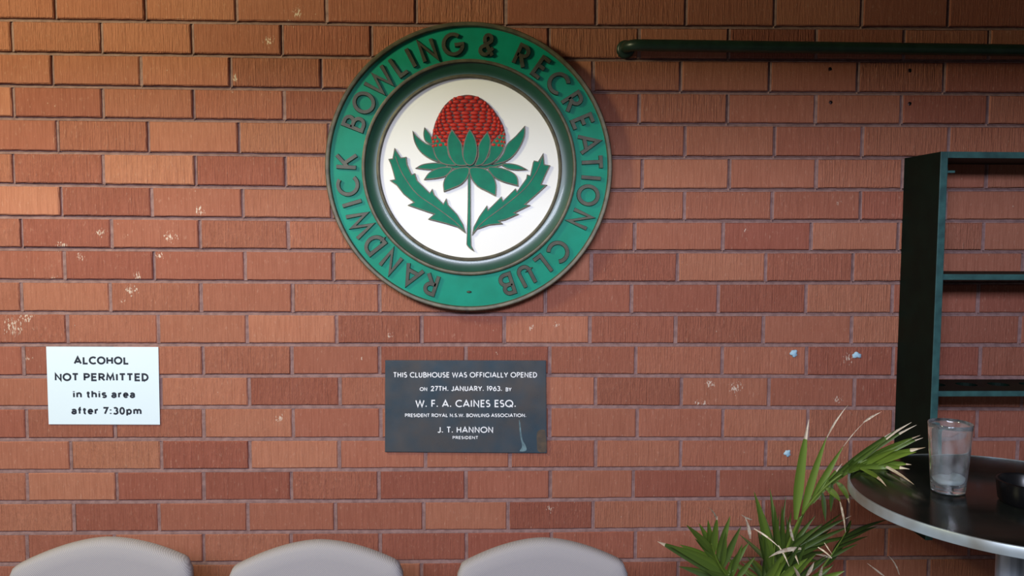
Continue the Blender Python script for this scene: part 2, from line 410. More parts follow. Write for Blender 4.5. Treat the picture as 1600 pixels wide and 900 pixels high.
bm = bmesh.new(); box(bm, -2.5, 4.9, -6.0, 0.2, -0.1, 0.0); tag(obj('floor', bm, M_FLOOR), 'grey concrete paving under the chairs and table', 'floor', kind='structure')
bm = bmesh.new(); box(bm, -2.5, 4.9, -2.0, 0.2, 2.75, 2.85); tag(obj('ceiling', bm, M_CEIL), 'flat ceiling above the brick wall', 'ceiling', kind='structure')

bm = bmesh.new(); box(bm, -2.5, 4.9, -1.62, -1.50, 2.14, 2.75, .004); tag(obj('shade_beam_1', bm, M_CEIL), 'unseen beam added below the ceiling to shade the top of the wall', 'beam', kind='structure')  # added out-of-view beam, keeps daylight off the upper wall

# ------------------------------------------------------------------ stroke lettering
def arc(cx, cy, rx, ry, a0, a1, n=14):
    return [(cx + rx * math.cos(R(a0 + (a1 - a0) * i / n)), cy + ry * math.sin(R(a0 + (a1 - a0) * i / n))) for i in range(n + 1)]
C_ = lambda pts: ('c', pts)
def O_(cx, cy, rx, ry): return ('c', arc(cx, cy, rx, ry, 0, 360, 36)[:-1])
GLY = {
 'A': (.78, [[(.02, 0), (.39, 1), (.76, 0)], [(.14, .3), (.64, .3)]]),
 'B': (.60, [('c', [(.08, 0)] + arc(.32, .27, .26, .27, -90, 90) + [(.08, .54)]), [(.08, .54), (.08, 1), (.28, 1)] + arc(.28, .77, .23, .23, 90, -90)[1:] + [(.08, .54)]]),
 'C': (.80, [arc(.48, .5, .44, .5, 48, 312, 24)]),
 'D': (.74, [('c', [(.08, 0), (.26, 0)] + arc(.26, .5, .42, .5, -90, 90, 18) + [(.08, 1)])]),
 'E': (.52, [[(.50, 1), (.08, 1), (.08, 0), (.50, 0)], [(.08, .52), (.46, .52)]]),
 'F': (.50, [[(.48, 1), (.08, 1), (.08, 0)], [(.08, .50), (.44, .50)]]),
 'G': (.86, [arc(.48, .5, .44, .5, 48, 345, 26)[:-1] + [(.90, .40), (.90, .46), (.54, .46)]]),
 'H': (.70, [[(.08, 0), (.08, 1)], [(.62, 0), (.62, 1)], [(.08, .52), (.62, .52)]]),
 'I': (.18, [[(.09, 0), (.09, 1)]]),
 'J': (.46, [[(.38, 1), (.38, .22)] + arc(.20, .22, .18, .22, 0, -150, 10)]),
 'K': (.64, [[(.08, 0), (.08, 1)], [(.58, 1), (.10, .44)], [(.24, .60), (.62, 0)]]),
 'L': (.48, [[(.08, 1), (.08, 0), (.47, 0)]]),
 'M': (.86, [[(.05, 0), (.14, 1), (.43, .2), (.72, 1), (.81, 0)]]),
 'N': (.74, [[(.08, 0), (.08, 1), (.66, 0), (.66, 1)]]),
 'O': (.96, [O_(.48, .5, .45, .5)]),
 'P': (.56, [[(.08, 0), (.08, 1), (.28, 1)] + arc(.28, .74, .25, .26, 90, -90)[1:] + [(.08, .48)]]),
 'Q': (.98, [O_(.48, .5, .45, .5), [(.58, .28), (.92, -.06)]]),
 'R': (.60, [[(.08, 0), (.08, 1), (.28, 1)] + arc(.28, .74, .25, .26, 90, -90)[1:] + [(.08, .48)], [(.26, .48), (.58, 0)]]),
 'S': (.54, [arc(.27, .755, .20, .245, 40, 250, 16) + arc(.27, .265, .225, .265, 75, -140, 16)]),
 'T': (.56, [[(.02, 1), (.54, 1)], [(.28, 1), (.28, 0)]]),
 'U': (.66, [[(.08, 1), (.08, .27)] + arc(.33, .27, .25, .27, 180, 360, 14) + [(.58, 1)]]),
 'V': (.72, [[(.02, 1), (.36, 0), (.70, 1)]]),
 'W': (1.06, [[(.02, 1), (.27, 0), (.53, .95), (.79, 0), (1.04, 1)]]),
 'Y': (.66, [[(.02, 1), (.33, .46), (.64, 1)], [(.33, .46), (.33, 0)]]),
 '.': (.18, [[(.09, -.01), (.09, .15)]]),
 '1': (.28, [[(.04, .90), (.18, 1), (.18, 0)]]),
 '2': (.56, [arc(.27, .74, .23, .26, 170, -25, 14) + [(.06, 0), (.54, 0)]]),
 '3': (.54, [arc(.25, .76, .21, .24, 140, -80, 14), arc(.25, .27, .25, .27, 80, -145, 16)]),
 '6': (.58, [O_(.30, .32, .25, .32), [(.08, .42), (.40, 1)]]),
 '7': (.54, [[(.02, 1), (.50, 1), (.18, 0)]]),
 '9': (.58, [O_(.28, .68, .25, .32), [(.50, .58), (.18, 0)]]),
 '&': (.70, [[(.66, 0), (.22, .62)], [(.22, .62)] + arc(.35, .80, .17, .20, 215, -35, 14) + [(.20, .42)] + arc(.27, .22, .23, .22, 135, 300, 14), [(.38, .03), (.64, .38)]]),
}
def stroke(bm, pts, hw, closed, xf, y_back, y_front, taper=1.0, mi=0):
    n = len(pts); P = [Vector(p) for p in pts]; L, Rr = [], []
    for i in range(n):
        a = P[(i - 1) % n] if (closed or i > 0) else None; b = P[(i + 1) % n] if (closed or i < n - 1) else None
        d1 = (P[i] - a).normalized() if a is not None else None; d2 = (b - P[i]).normalized() if b is not None else None
        if d1 is None: d1 = d2
        if d2 is None: d2 = d1
        nn = Vector((-d1.y - d2.y, d1.x + d2.x))
        if nn.length < 1e-4: nn = Vector((-d1.y, d1.x))
        nn.normalize(); k = 1.0 / max(0.45, nn.dot(Vector((-d1.y, d1.x))))
        L.append(nn * k); Rr.append(-nn * k)
    def row(off, y, y_front=y_front):
        out = []
        for i in range(n):
            p = P[i] + off[i] * hw * (taper if y == y_front else 1.0)
            x, z = xf(p.x, p.y); out.append(bm.verts.new((x, y, z)))
        return out
    lb, rb, lf, rf = row(L, y_back), row(Rr, y_back), row(L, y_front), row(Rr, y_front)
    m_ = n if closed else n - 1
    for i in range(m_):
        j = (i + 1) % n
        for q in ((lf[i], lf[j], rf[j], rf[i]), (lb[i], lb[j], lf[j], lf[i]), (rf[i], rf[j], rb[j], rb[i])):
            bm.faces.new(q).material_index = mi
    if not closed:
        for i in (0, n - 1): bm.faces.new((lb[i], lf[i], rf[i], rb[i])).material_index = mi
GLY.update({
 'i': (.20, [[(.10, 0), (.10, .72)], [(.10, .86), (.10, 1.0)]]),
 'n': (.62, [[(.09, 0), (.09, .76)], [(.09, .40)] + arc(.31, .42, .22, .27, 180, 0, 12) + [(.53, 0)]]),
 'h': (.62, [[(.09, 0), (.09, 1.05)], [(.09, .40)] + arc(.31, .42, .22, .27, 180, 0, 12) + [(.53, 0)]]),
 't': (.36, [[(.16, .95), (.16, .17)] + arc(.28, .15, .12, .12, 180, 285, 8), [(.0, .68), (.33, .68)]]),
 's': (.54, [arc(.27, .535, .19, .175, 30, 255, 14) + arc(.27, .185, .21, .185, 75, -145, 14)]),
 'a': (.58, [arc(.28, .48, .20, .22, 165, 0, 12) + [(.48, .02)], O_(.27, .19, .20, .18)]),
 'r': (.40, [[(.09, 0), (.09, .76)], [(.09, .38)] + arc(.31, .42, .22, .27, 180, 75, 8)]),
 'e': (.60, [[(.09, .37), (.52, .37)] + arc(.30, .36, .22, .34, 5, 318, 22)]),
 'f': (.36, [[(.15, 0), (.15, .82)] + arc(.28, .84, .13, .17, 180, 85, 8), [(.0, .68), (.33, .68)]]),
 'p': (.62, [[(.09, -.28), (.09, .76)], O_(.32, .36, .22, .34)]),
 'm': (.94, [[(.09, 0), (.09, .76)], [(.09, .40)] + arc(.28, .44, .19, .26, 180, 0, 10) + [(.47, 0)], [(.47, .40)] + arc(.66, .44, .19, .26, 180, 0, 10) + [(.85, 0)]]),
 ':': (.24, [[(.12, -.02), (.12, .14)], [(.12, .56), (.12, .72)]]),
 '0': (.58, [O_(.29, .5, .22, .5)]),
})
GROTESK = {'A': .74, 'L': .54, 'C': .72, 'O': .80, 'H': .70, 'N': .70, 'T': .62, 'P': .62, 'E': .60, 'R': .66, 'M': .84, 'I': .20, 'D': .68}
def text_width(s, gap, space):
    w = 0
    for ch in s: w += space if ch == ' ' else GLY[ch][0] + gap
    return w - gap
def stroke_text(bm, s, p0, p1, height, hw, y_back, y_front, gap=.14, space=.42, mi=0):
    """p0, p1 = baseline ends (x,z)"""
    tot = text_width(s, gap, space); dx, dz = p1[0] - p0[0], p1[1] - p0[1]; ln = math.hypot(dx, dz)
    ux, uz = dx / ln, dz / ln; sx = ln / tot; cur = 0
    for ch in s:
        if ch == ' ': cur += space; continue
        w, strokes = GLY[ch]
        for si, st in enumerate(strokes):
            closed = isinstance(st, tuple); pts = st[1] if closed else st
            pts2 = [((cur + a) * sx / height, b) for a, b in pts]
            hwi = hw
            stroke(bm, pts2, hwi, closed, lambda a, b: (p0[0] + ux * a * height - uz * b * height, p0[1] + uz * a * height + ux * b * height), y_back, y_front - .00012 * si, mi=mi)
        cur += w + gap

# ------------------------------------------------------------------ round club emblem
EC = at_y(733.5, 263, -0.03); EX, EZ = EC.x, EC.z
emblem = empty('club_emblem', (EX, 0, EZ), 'large round green and white club emblem with raised lettering and red flower', 'sign')
PXM = 1 / 568.0 * 0.985          # metres per photograph pixel at the emblem's face
def rad(p): return p * PXM
Y_RIM, Y_RING, Y_RIDGE, Y_CR, Y_DISC = -0.040, -0.0285, -0.040, -0.024, -0.0175
bm = bmesh.new()
lathe(bm, [(0.001, -0.002), (rad(214), -0.002), (rad(214), Y_RING), (rad(160), Y_RING), (rad(160), -0.012), (0.001, -0.012)], EX, 0, 128, 0, axis='Y', cz=EZ)
obj('green_ring', bm, M_GREEN, emblem, smooth=30)
bm = bmesh.new()
lathe(bm, [(rad(213), -0.001), (rad(220), -0.001), (rad(221), Y_RIM + .003), (rad(219.5), Y_RIM), (rad(216), Y_RIM), (rad(215), Y_RIM + .001), (rad(214), Y_RING), (rad(213), Y_RING + .002)], EX, 0, 144, 0, closed=True, axis='Y', cz=EZ)
obj('outer_rim', bm, M_BRONZE, emblem, smooth=40)
bm = bmesh.new()
lathe(bm, [(rad(160), -0.012), (rad(166), Y_RING + .002), (rad(165), Y_RIDGE + .001), (rad(164), Y_RIDGE), (rad(161.5), Y_RIDGE), (rad(160.5), Y_RIDGE + .001), (rad(160), Y_RIDGE + .006)], EX, 0, 128, 0, closed=True, axis='Y', cz=EZ)
obj('middle_ridge', bm, M_BRONZE, emblem, smooth=40)
bm = bmesh.new()
prof = []
for i in range(9):
    u = i / 8; prof.append((rad(160.5 - 19.5 * u), Y_RIDGE + .0065 + (Y_CR - 0.0005 - Y_RIDGE - .0065) * (math.sin(u * math.pi / 2) ** 1.0)))
prof += [(rad(141), -0.006), (rad(160.5), -0.006)]
lathe(bm, prof, EX, 0, 128, 0, closed=True, axis='Y', cz=EZ)
obj('dark_green_cove', bm, M_COVE, emblem, smooth=40)
bm = bmesh.new()
lathe(bm, [(rad(138), -0.008), (rad(143.5), -0.008), (rad(143.5), Y_CR - .002), (rad(142), Y_CR - .0035), (rad(140), Y_CR - .0035), (rad(139), Y_CR - .002), (rad(138.3), Y_DISC)], EX, 0, 128, 0, closed=True, axis='Y', cz=EZ)
obj('inner_ridge', bm, M_BRONZE, emblem, smooth=40)
bm = bmesh.new()
lathe(bm, [(0.0005, -0.006), (rad(139.5), -0.006), (rad(139.5), Y_DISC), (0.0005, Y_DISC)], EX, 0, 96, 0, axis='Y', cz=EZ)
obj('white_disc', bm, M_WHITE, emblem)
LET = [('R', -161.8), ('A', -151.6), ('N', -140.0), ('D', -128.6), ('W', -117.0), ('I', -106.9), ('C', -98.9), ('K', -87.3),
       ('B', -69.1), ('O', -58.6), ('W', -46.2), ('L', -35.2), ('I', -28.2), ('N', -19.6), ('G', -8.0), ('&', 8.4),
       ('R', 25.1), ('E', 35.4), ('C', 45.9), ('R', 57.0), ('E', 67.3), ('A', 77.9), ('T', 86.9), ('I', 94.2), ('O', 102.4), ('N', 114.2),
       ('C', 132.3), ('L', 142.4), ('U', 152.0), ('B', 161.6)]
LW = {'R': 26, 'A': 34, 'N': 31, 'D': 29, 'W': 45, 'I': 8, 'C': 33, 'K': 29, 'B': 26, 'O': 36, 'L': 22, 'G': 35, '&': 28, 'E': 22, 'T': 27, 'U': 29}
r0, hgt = rad(171), rad(35.5)
for ch, ang in LET:
    bm = bmesh.new(); a = R(ang); w, strokes = GLY[ch]; k = rad(LW[ch] - 6.5) / (w if ch != 'I' else .18 * 8 / 7.0)
    if ch == 'I': k = rad(40)
    def xf(u, v):
        lx, lz = (u) * hgt, r0 + v * hgt      # lx lateral, lz radial
        return (EX + lz * math.sin(a) + lx * math.cos(a), EZ + lz * math.cos(a) - lx * math.sin(a))
    for si, st in enumerate(strokes):
        closed = isinstance(st, tuple); pts = st[1] if closed else st
        stroke(bm, [((p - w / 2) * k / hgt, .08 + q * .84) for p, q in pts], 0.098, closed, xf, Y_RING + .001, Y_RING - 0.0085 - .0003 * si, 0.74)
    obj('letter', bm, M_LETTER, emblem)
bm = bmesh.new(); p = at_y(733, 456, Y_RING)
bmesh.ops.create_uvsphere(bm, u_segments=10, v_segments=6, radius=0.006, matrix=Matrix.Translation((p.x, Y_RING, p.z)) @ Matrix.Diagonal((1.2, .6, .55, 1)))
obj('separator_dot', bm, M_LETTER, emblem, smooth=True)

def zp(x, y): return (590 + x / 3.214, 120 + y / 3.214)
def spline(pts, per=5, closed=True, corners=()):
    """Catmull-Rom through the traced points, kept sharp at the corner indices"""
    n = len(pts); out = []
    for i in range(n if closed else n - 1):
        p1, p2 = Vector(pts[i]), Vector(pts[(i + 1) % n])
        p0 = Vector(pts[i - 1]) if (closed or i > 0) else p1; p3 = Vector(pts[(i + 2) % n]) if (closed or i + 2 < n) else p2
        m1 = (p2 - p0) / 2 if i not in corners else (p2 - p1); m2 = (p3 - p1) / 2 if (i + 1) % n not in corners else (p2 - p1)
        for j in range(per):
            t = j / per
            out.append(p1 * (2 * t ** 3 - 3 * t ** 2 + 1) + m1 * (t ** 3 - 2 * t ** 2 + t) + p2 * (-2 * t ** 3 + 3 * t ** 2) + m2 * (t ** 3 - t ** 2))
    if not closed: out.append(Vector(pts[-1]))
    return out
def plate(name, pts, y_back, y_front, parent, mats, edge=0.0030, raise_=0.0):
    """a flat cast piece with a bronze edge line and an enamel face"""
    bm = bmesh.new(); W_ = [at_y(*zp(*p), (y_front)) for p in pts]
    fr = [bm.verts.new((w.x, y_front, w.z)) for w in W_]; bk = [bm.verts.new((w.x, y_back, w.z)) for w in W_]
    n = len(fr); f = bm.faces.new(fr)
    for i in range(n): bm.faces.new((fr[i], fr[(i + 1) % n], bk[(i + 1) % n], bk[i]))
    bm.normal_update()
    if f.normal.y > 0: bmesh.ops.reverse_faces(bm, faces=[f])
    bmesh.ops.inset_region(bm, faces=[f], thickness=edge, depth=0.0, use_even_offset=True, use_boundary=True)
    f.material_index = 1
    for v in f.verts: v.co.y += raise_
    return obj(name, bm, mats, parent)
flower = None
GB = [M_BRONZE, M_LEAFG]
# stem and leaves
plate('stem', spline([(453, 470), (467, 470), (468, 640), (469, 780), (471, 848), (487, 878), (460, 860), (446, 842), (448, 790), (452, 640)], 3, True, (0, 1, 4, 5, 7)), Y_DISC + .001, Y_DISC - .0070, emblem, GB, .0022)
LL = [(85, 357), (118, 406), (145, 402), (150, 440), (172, 490), (188, 484), (200, 520), (262, 582), (275, 562), (286, 592), (330, 637), (345, 610), (355, 642), (400, 690), (430, 740), (444, 787), (400, 755), (340, 737), (253, 715), (282, 690), (240, 676), (150, 645), (180, 630), (130, 590), (95, 545), (60, 520), (87, 515), (75, 470), (66, 440), (54, 413), (75, 410)]
RL = [(832, 382), (838, 440), (867, 445), (845, 490), (823, 540), (852, 543), (790, 600), (743, 640), (768, 645), (690, 683), (710, 690), (640, 720), (613, 725), (630, 738), (560, 745), (500, 766), (474, 797), (481, 755), (510, 700), (549, 645), (555, 667), (622, 600), (630, 622), (692, 560), (700, 575), (746, 510), (750, 490), (766, 495), (780, 430), (785, 420), (805, 425)]
for pts, rib in ((LL, [(90, 400), (110, 455), (140, 512), (200, 590), (300, 660), (390, 728), (438, 780)]), (RL, [(828, 395), (812, 445), (790, 490), (740, 560), (640, 645), (530, 728), (478, 788)])):
    lf = plate('leaf', [Vector(p) for p in pts], Y_DISC + .001, Y_DISC - .0075, emblem, GB, .0025)
    bm = bmesh.new()
    stroke(bm, [(lambda w: (w.x, w.z))(at_y(*zp(*p), Y_DISC - .0075)) for p in spline(rib, 4, False)], 0.0011, False, lambda a, b: (a, b), Y_DISC - .007, Y_DISC - .0083)
    obj('midrib', bm, M_BRONZE, lf)
# flower head: dark base dome and red scales
hd = spline([(270, 330), (276, 285), (285, 245), (300, 205), (332, 150), (372, 112), (415, 96), (460, 91), (510, 104), (560, 140), (600, 190), (628, 240), (641, 290), (640, 335), (560, 420), (350, 420)], 4, True, (0, 13))
bm = bmesh.new(); W_ = [at_y(*zp(*p), Y_DISC - .008) for p in hd]
fr = [bm.verts.new((w.x, Y_DISC - .006, w.z)) for w in W_]; bk = [bm.verts.new((w.x, Y_DISC + .001, w.z)) for w in W_]
bm.faces.new(fr)
for i in range(len(fr)): bm.faces.new((fr[i], fr[(i + 1) % len(fr)], bk[(i + 1) % len(fr)], bk[i]))
head = obj('flower_head', bm, M_HEAD, emblem)
bm = bmesh.new()
def inside(x, y):
    c = False; n = len(hd)
    for i in range(n):
        a, b = hd[i], hd[i - 1]
        if (a.y > y) != (b.y > y) and x < (b.x - a.x) * (y - a.y) / (b.y - a.y) + a.x: c = not c
    return c
rowi = 0; yy = 106.0
while yy < 350:
    half = 0
    xs_ = [x for x in range(250, 660) if inside(x, yy)]
    if xs_:
        xa, xb = xs_[0], xs_[-1]; cx_ = (xa + xb) / 2; hw_ = (xb - xa) / 2
        cnt = max(3, int(round(hw_ * 2 / 30)))
        for i in range(-1, cnt + 1):
            u = (i + (0.5 if rowi % 2 else 0.0) + 0.25) / cnt * 2 - 1
            if abs(u) > 1.02: continue
            xx = cx_ + hw_ * math.sin(u * math.pi / 2 * 0.92) / math.sin(math.pi / 2 * .92) * 0.985
            yq = yy + 10 * (u * u)
            if not inside(xx, min(yq, 345)): continue
            sw = (hw_ / cnt) * 1.45 * max(.38, math.cos(u * math.pi / 2 * .92))
            w = at_y(*zp(xx, yq), Y_DISC - .008)
            rx, rz = sw * PXM / 3.214 * 1.08, 12.6 * PXM / 3.214
            # a scale: rounded top, tucked under the row below
            ring = [(rx * math.cos(R(t)), rz * (math.sin(R(t)) if t <= 180 else 0.75 * math.sin(R(t)))) for t in range(0, 360, 30)]
            c0 = bm.verts.new((w.x, Y_DISC - .0105, w.z + rz * .1))
            r1 = [bm.verts.new((w.x + a * .62, Y_DISC - .0098, w.z + b * .62)) for a, b in ring]
            r2 = [bm.verts.new((w.x + a * .88, Y_DISC - .0075, w.z + b * .88)) for a, b in ring]
            r3 = [bm.verts.new((w.x + a * .90, Y_DISC - .0055, w.z + b * .90)) for a, b in ring]
            for i2 in range(12):
                j2 = (i2 + 1) % 12
                bm.faces.new((c0, r1[i2], r1[j2])); bm.faces.new((r1[i2], r2[i2], r2[j2], r1[j2])); bm.faces.new((r2[i2], r3[i2], r3[j2], r2[j2]))
    yy += 19.5; rowi += 1
obj('scales', bm, M_RED, head, smooth=True)
PET = [  # back to front: name, outline (first point = tip), height
 ('petal', [(235, 253), (256, 277), (270, 300), (276, 340), (240, 325), (230, 290)], 6.5),
 ('petal', [(175, 270), (205, 305), (245, 335), (275, 346), (290, 390), (312, 428), (260, 412), (212, 375), (184, 325)], 7.5),
 ('petal', [(740, 245), (738, 300), (705, 370), (652, 422), (570, 443), (602, 418), (630, 385), (648, 340), (692, 298)], 7.5),
 ('sepal', [(188, 460), (230, 438), (300, 431), (350, 442), (335, 462), (260, 468)], 6.1),
 ('sepal', [(755, 468), (710, 444), (660, 434), (620, 440), (650, 462), (700, 470)], 6.1),
 ('sepal', [(232, 517), (260, 480), (310, 456), (375, 455), (348, 496), (300, 511)], 7.9),
 ('sepal', [(708, 550), (700, 500), (660, 470), (600, 453), (552, 456), (580, 500), (622, 526)], 7.9),
 ('sepal', [(332, 578), (330, 530), (355, 485), (400, 458), (458, 455), (455, 500), (422, 540), (375, 562)], 8.5),
 ('sepal', [(594, 600), (596, 540), (575, 490), (530, 458), (463, 457), (468, 505), (500, 550), (550, 577)], 9.0),
 ('petal', [(287, 285), (325, 318), (350, 348), (362, 400), (398, 443), (340, 442), (303, 420), (283, 380), (277, 330)], 9.5),
 ('petal', [(637, 272), (642, 330), (620, 390), (570, 437), (512, 444), (555, 400), (568, 340), (600, 300)], 9.5),
 ('petal', [(373, 262), (400, 300), (424, 340), (431, 400), (455, 441), (402, 446), (372, 420), (353, 370), (352, 310)], 11),
 ('petal', [(552, 275), (568, 320), (560, 380), (530, 437), (488, 446), (504, 400), (506, 345), (530, 302)], 11),
 ('petal', [(463, 262), (490, 308), (502, 370), (490, 425), (468, 446), (442, 436), (427, 400), (431, 345), (444, 297)], 12.5)]
plate('collar', spline([(290, 432), (380, 426), (465, 424), (550, 426), (645, 432), (600, 452), (530, 464), (462, 470), (390, 464), (330, 452)], 3), Y_DISC + .001, Y_DISC - .0057, emblem, GB, .0026)
for nm, pts, h in PET:
    plate(nm, spline(pts, 4, True, (0,)), Y_DISC - .001, Y_DISC - h / 1000, emblem, GB, .0026)

emblem.location.y = -0.003

# ------------------------------------------------------------------ opening plaque
def zq(x, y): return (590 + x / 5.293, 550 + y / 5.293)
YP = -0.009
pc = [at_y(*zq(*q), YP) for q in ((62, 70), (1393, 72), (1400, 838), (60, 828))]
plq = empty('plaque', ((pc[0].x + pc[1].x) / 2, 0, pc[3].z), 'dark grey rectangular plaque with six lines of white lettering under the round emblem', 'plaque')
bm = bmesh.new()
fv = [bm.verts.new((p.x, YP, p.z)) for p in pc]; bv = [bm.verts.new((p.x, -0.0015, p.z)) for p in pc]
bm.faces.new(fv)
for i in range(4): bm.faces.new((fv[i], fv[(i + 1) % 4], bv[(i + 1) % 4], bv[i]))
bmesh.ops.bevel(bm, geom=[e for e in bm.edges if all(v in fv for v in e.verts)], offset=0.0018, segments=2, affect='EDGES')
obj('slab', bm, M_PLAQUE, plq)
PL = [[("THIS CLUBHOUSE WAS OFFICIALLY OPENED", 130, 1320, 167, 211, .072)],
      [("ON", 348, 412, 291, 322, .085), ("27TH. JANUARY. 1963.", 440, 1030, 281, 323, .08), ("BY", 1058, 1108, 293, 325, .085)],
      [("W. F. A. CAINES ESQ.", 314, 1145, 396, 456, .072)],
      [("PRESIDENT ROYAL N.S.W. BOWLING ASSOCIATION.", 225, 1230, 509, 538, .085)],
      [("J. T. HANNON", 495, 957, 618, 668, .072)],
      [("PRESIDENT", 618, 832, 695, 720, .085)]]
for line in PL:
    bm = bmesh.new()
    for s, x0, x1, yt, yb, hw in line:
        hwp = hw
        a, b, tp = at_y(*zq(x0 + 2, yb - (yb - yt) * hwp), YP), at_y(*zq(x1 - 2, yb - (yb - yt) * hwp), YP), at_y(*zq(x0, yt + (yb - yt) * hwp), YP)
        H = tp.z - a.z
        stroke_text(bm, s, (a.x, a.z), (b.x, b.z), H, hwp * 1.3, YP + .0005, YP - .0006, gap=.17, space=.40)
    obj('lettering', bm, M_PAINT, plq)
bm = bmesh.new()
dr = spline([(1170, 560), (1182, 600), (1188, 660), (1200, 730), (1225, 775), (1228, 815), (1175, 820), (1195, 780), (1180, 700), (1172, 620)], 4)
w_ = [at_y(*zq(*p), YP - .0002) for p in dr]; fv = [bm.verts.new((p.x, YP - .0003, p.z)) for p in w_]; bv = [bm.verts.new((p.x, YP + .0003, p.z)) for p in w_]
bm.faces.new(fv)
for i in range(len(fv)): bm.faces.new((fv[i], fv[(i + 1) % len(fv)], bv[(i + 1) % len(fv)], bv[i]))
obj('drip_stain', bm, M_STAIN, plq)['label'] = 'pale dried drip stain'
bm = bmesh.new()
dr = spline([(1322, 660), (1380, 645), (1392, 700), (1393, 820), (1330, 822), (1318, 760)], 4)
w_ = [at_y(*zq(*p), YP - .0002) for p in dr]; fv = [bm.verts.new((p.x, YP - .0003, p.z)) for p in w_]; bv = [bm.verts.new((p.x, YP + .0003, p.z)) for p in w_]
bm.faces.new(fv)
for i in range(len(fv)): bm.faces.new((fv[i], fv[(i + 1) % len(fv)], bv[(i + 1) % len(fv)], bv[i]))
obj('worn_patch', bm, M_PATINA, plq)['label'] = 'brown worn patch in the lower right corner'

# ------------------------------------------------------------------ paper notice
YN = -0.004
def zn(x, y): return (60 + x / 6.205, 530 + y / 6.205)
pc = [at_y(*zn(*q), YN) for q in ((75, 72), (1162, 75), (1178, 828), (100, 825))]
notice = empty('paper_notice', ((pc[0].x + pc[1].x) / 2, 0, pc[3].z), 'white paper notice with four lines of dark print on the left of the wall', 'notice')
bm = bmesh.new(); NU, NV = 14, 10; g = {}
for k, yo in ((0, 0.0), (1, 0.0005)):
    for i in range(NU + 1):
        for j in range(NV + 1):
            u, v = i / NU, j / NV
            p = (pc[0] * (1 - u) + pc[1] * u) * (1 - v) + (pc[3] * (1 - u) + pc[2] * u) * v
            bulge = 0.0012 * math.sin(u * 9 + v * 2) * math.sin(v * 3.1) 
            g[k, i, j] = bm.verts.new((p.x, YN + yo + 0.0 * bulge, p.z))
for k in (0, 1):
    for i in range(NU):
        for j in range(NV): bm.faces.new((g[k, i, j], g[k, i + 1, j], g[k, i + 1, j + 1], g[k, i, j + 1]))
obj('sheet', bm, M_PAPER, notice, recalc=False)
_keep = {c: GLY[c] for c in GROTESK}
for c, w in GROTESK.items():          # plainer, more even widths for the printed notice
    w0, sts = GLY[c]; k = w / w0
    GLY[c] = (w, [('c', [(a * k, b) for a, b in st[1]]) if isinstance(st, tuple) else [(a * k, b) for a, b in st] for st in sts])
for s_, x0, x1, yt, yb in (("ALCOHOL", 345, 878, 166, 244), ("NOT PERMITTED", 157, 1070, 328, 406), ("in this area", 332, 942, 496, 570), ("after 7:30pm", 318, 1005, 656, 730)):
    bm = bmesh.new(); h_ = .11; dy = (yb - yt) * h_
    a, b, tp = at_y(*zn(x0 + 5, yb - dy), YN), at_y(*zn(x1 - 5, yb - dy + 2), YN), at_y(*zn(x0, yt + dy), YN)
    stroke_text(bm, s_, (a.x, a.z), (b.x, b.z), tp.z - a.z, h_ * 1.32, YN + .0003, YN - .0004, gap=.19, space=.40)
    obj('printed_line', bm, M_INK, notice)
GLY.update(_keep)

# ------------------------------------------------------------------ pipe along the top right
pa = at_y(984, 70, -0.045); pb = at_y(1590, 78, -0.045)
pipe = empty('pipe', (pa.x - .012, 0, pa.z), 'dark green painted metal pipe running along the top right of the wall', 'pipe')
rp = 0.0155; bm = bmesh.new()
pts = [(pa.x - 0.004, 0.004, pa.z - .001), (pa.x - 0.004, -0.012, pa.z)]
for i in range(9):
    a = math.pi / 2 * i / 8; pts.append((pa.x - 0.004 + 0.03 * (1 - math.cos(a)), -0.014 - 0.028 * math.sin(a), pa.z))
dirv = (pb - pa); pe = pa + dirv * (2.9 / dirv.x)
for i in range(1, 9): q = pa + (pe - pa) * (i / 8.0); pts.append((q.x + .026 * 0, -0.042, q.z))
tube(bm, pts, rp, 18); obj('pipe_run', bm, M_PIPE, pipe, smooth=50)
bm = bmesh.new(); lathe(bm, [(0.001, -0.009), (0.019, -0.0085), (0.024, -0.005), (0.025, 0.002)], pa.x - 0.004, 0, 24, axis='Y', cz=pa.z - .002)
obj('wall_flange', bm, M_PIPE, pipe, smooth=True)
for fx in (2.75, 3.9):
    bm = bmesh.new(); q = pa + (pe - pa) * ((fx - pa.x) / (pe.x - pa.x)); box(bm, fx - .012, fx + .012, -0.045, 0.002, q.z - .008, q.z + .008, .002)
    obj('wall_bracket', bm, M_PIPE, pipe)

# ------------------------------------------------------------------ wall shelf unit
SX = 2.412; SX2 = 3.36; ZT, ZB = 1.7985, 0.79; D = 0.18; TH = 0.019
shelf = empty('wall_shelf', (2.9, 0, ZB), 'dark green open wall shelf with two boards and worn teal front edges behind the table', 'shelf')
def panel(name, x0, x1, z0, z1, d=D, par=shelf):
    bm = bmesh.new(); box(bm, x0, x1, -d, -0.001, z0, z1, 0.0012)
    bm.normal_update()
    for f in bm.faces:
        if f.calc_center_median().y < -d + 0.0012: f.material_index = 1
    return obj(name, bm, [M_SHELF, M_EDGE], par, recalc=True)
panel('side_panel', SX, SX + TH, ZB, ZT); panel('side_panel', SX2, SX2 + TH, ZB, ZT)
panel('top_board', SX + TH, SX2, ZT - 0.016, ZT)
def front_z(px, py): return at_y(px, py, -D).z
z1 = front_z(1500, 433); panel('shelf_board', SX + TH, SX2, z1 - 0.0075, z1 + 0.0075, D - .003)
z2 = front_z(1500, 615.5)
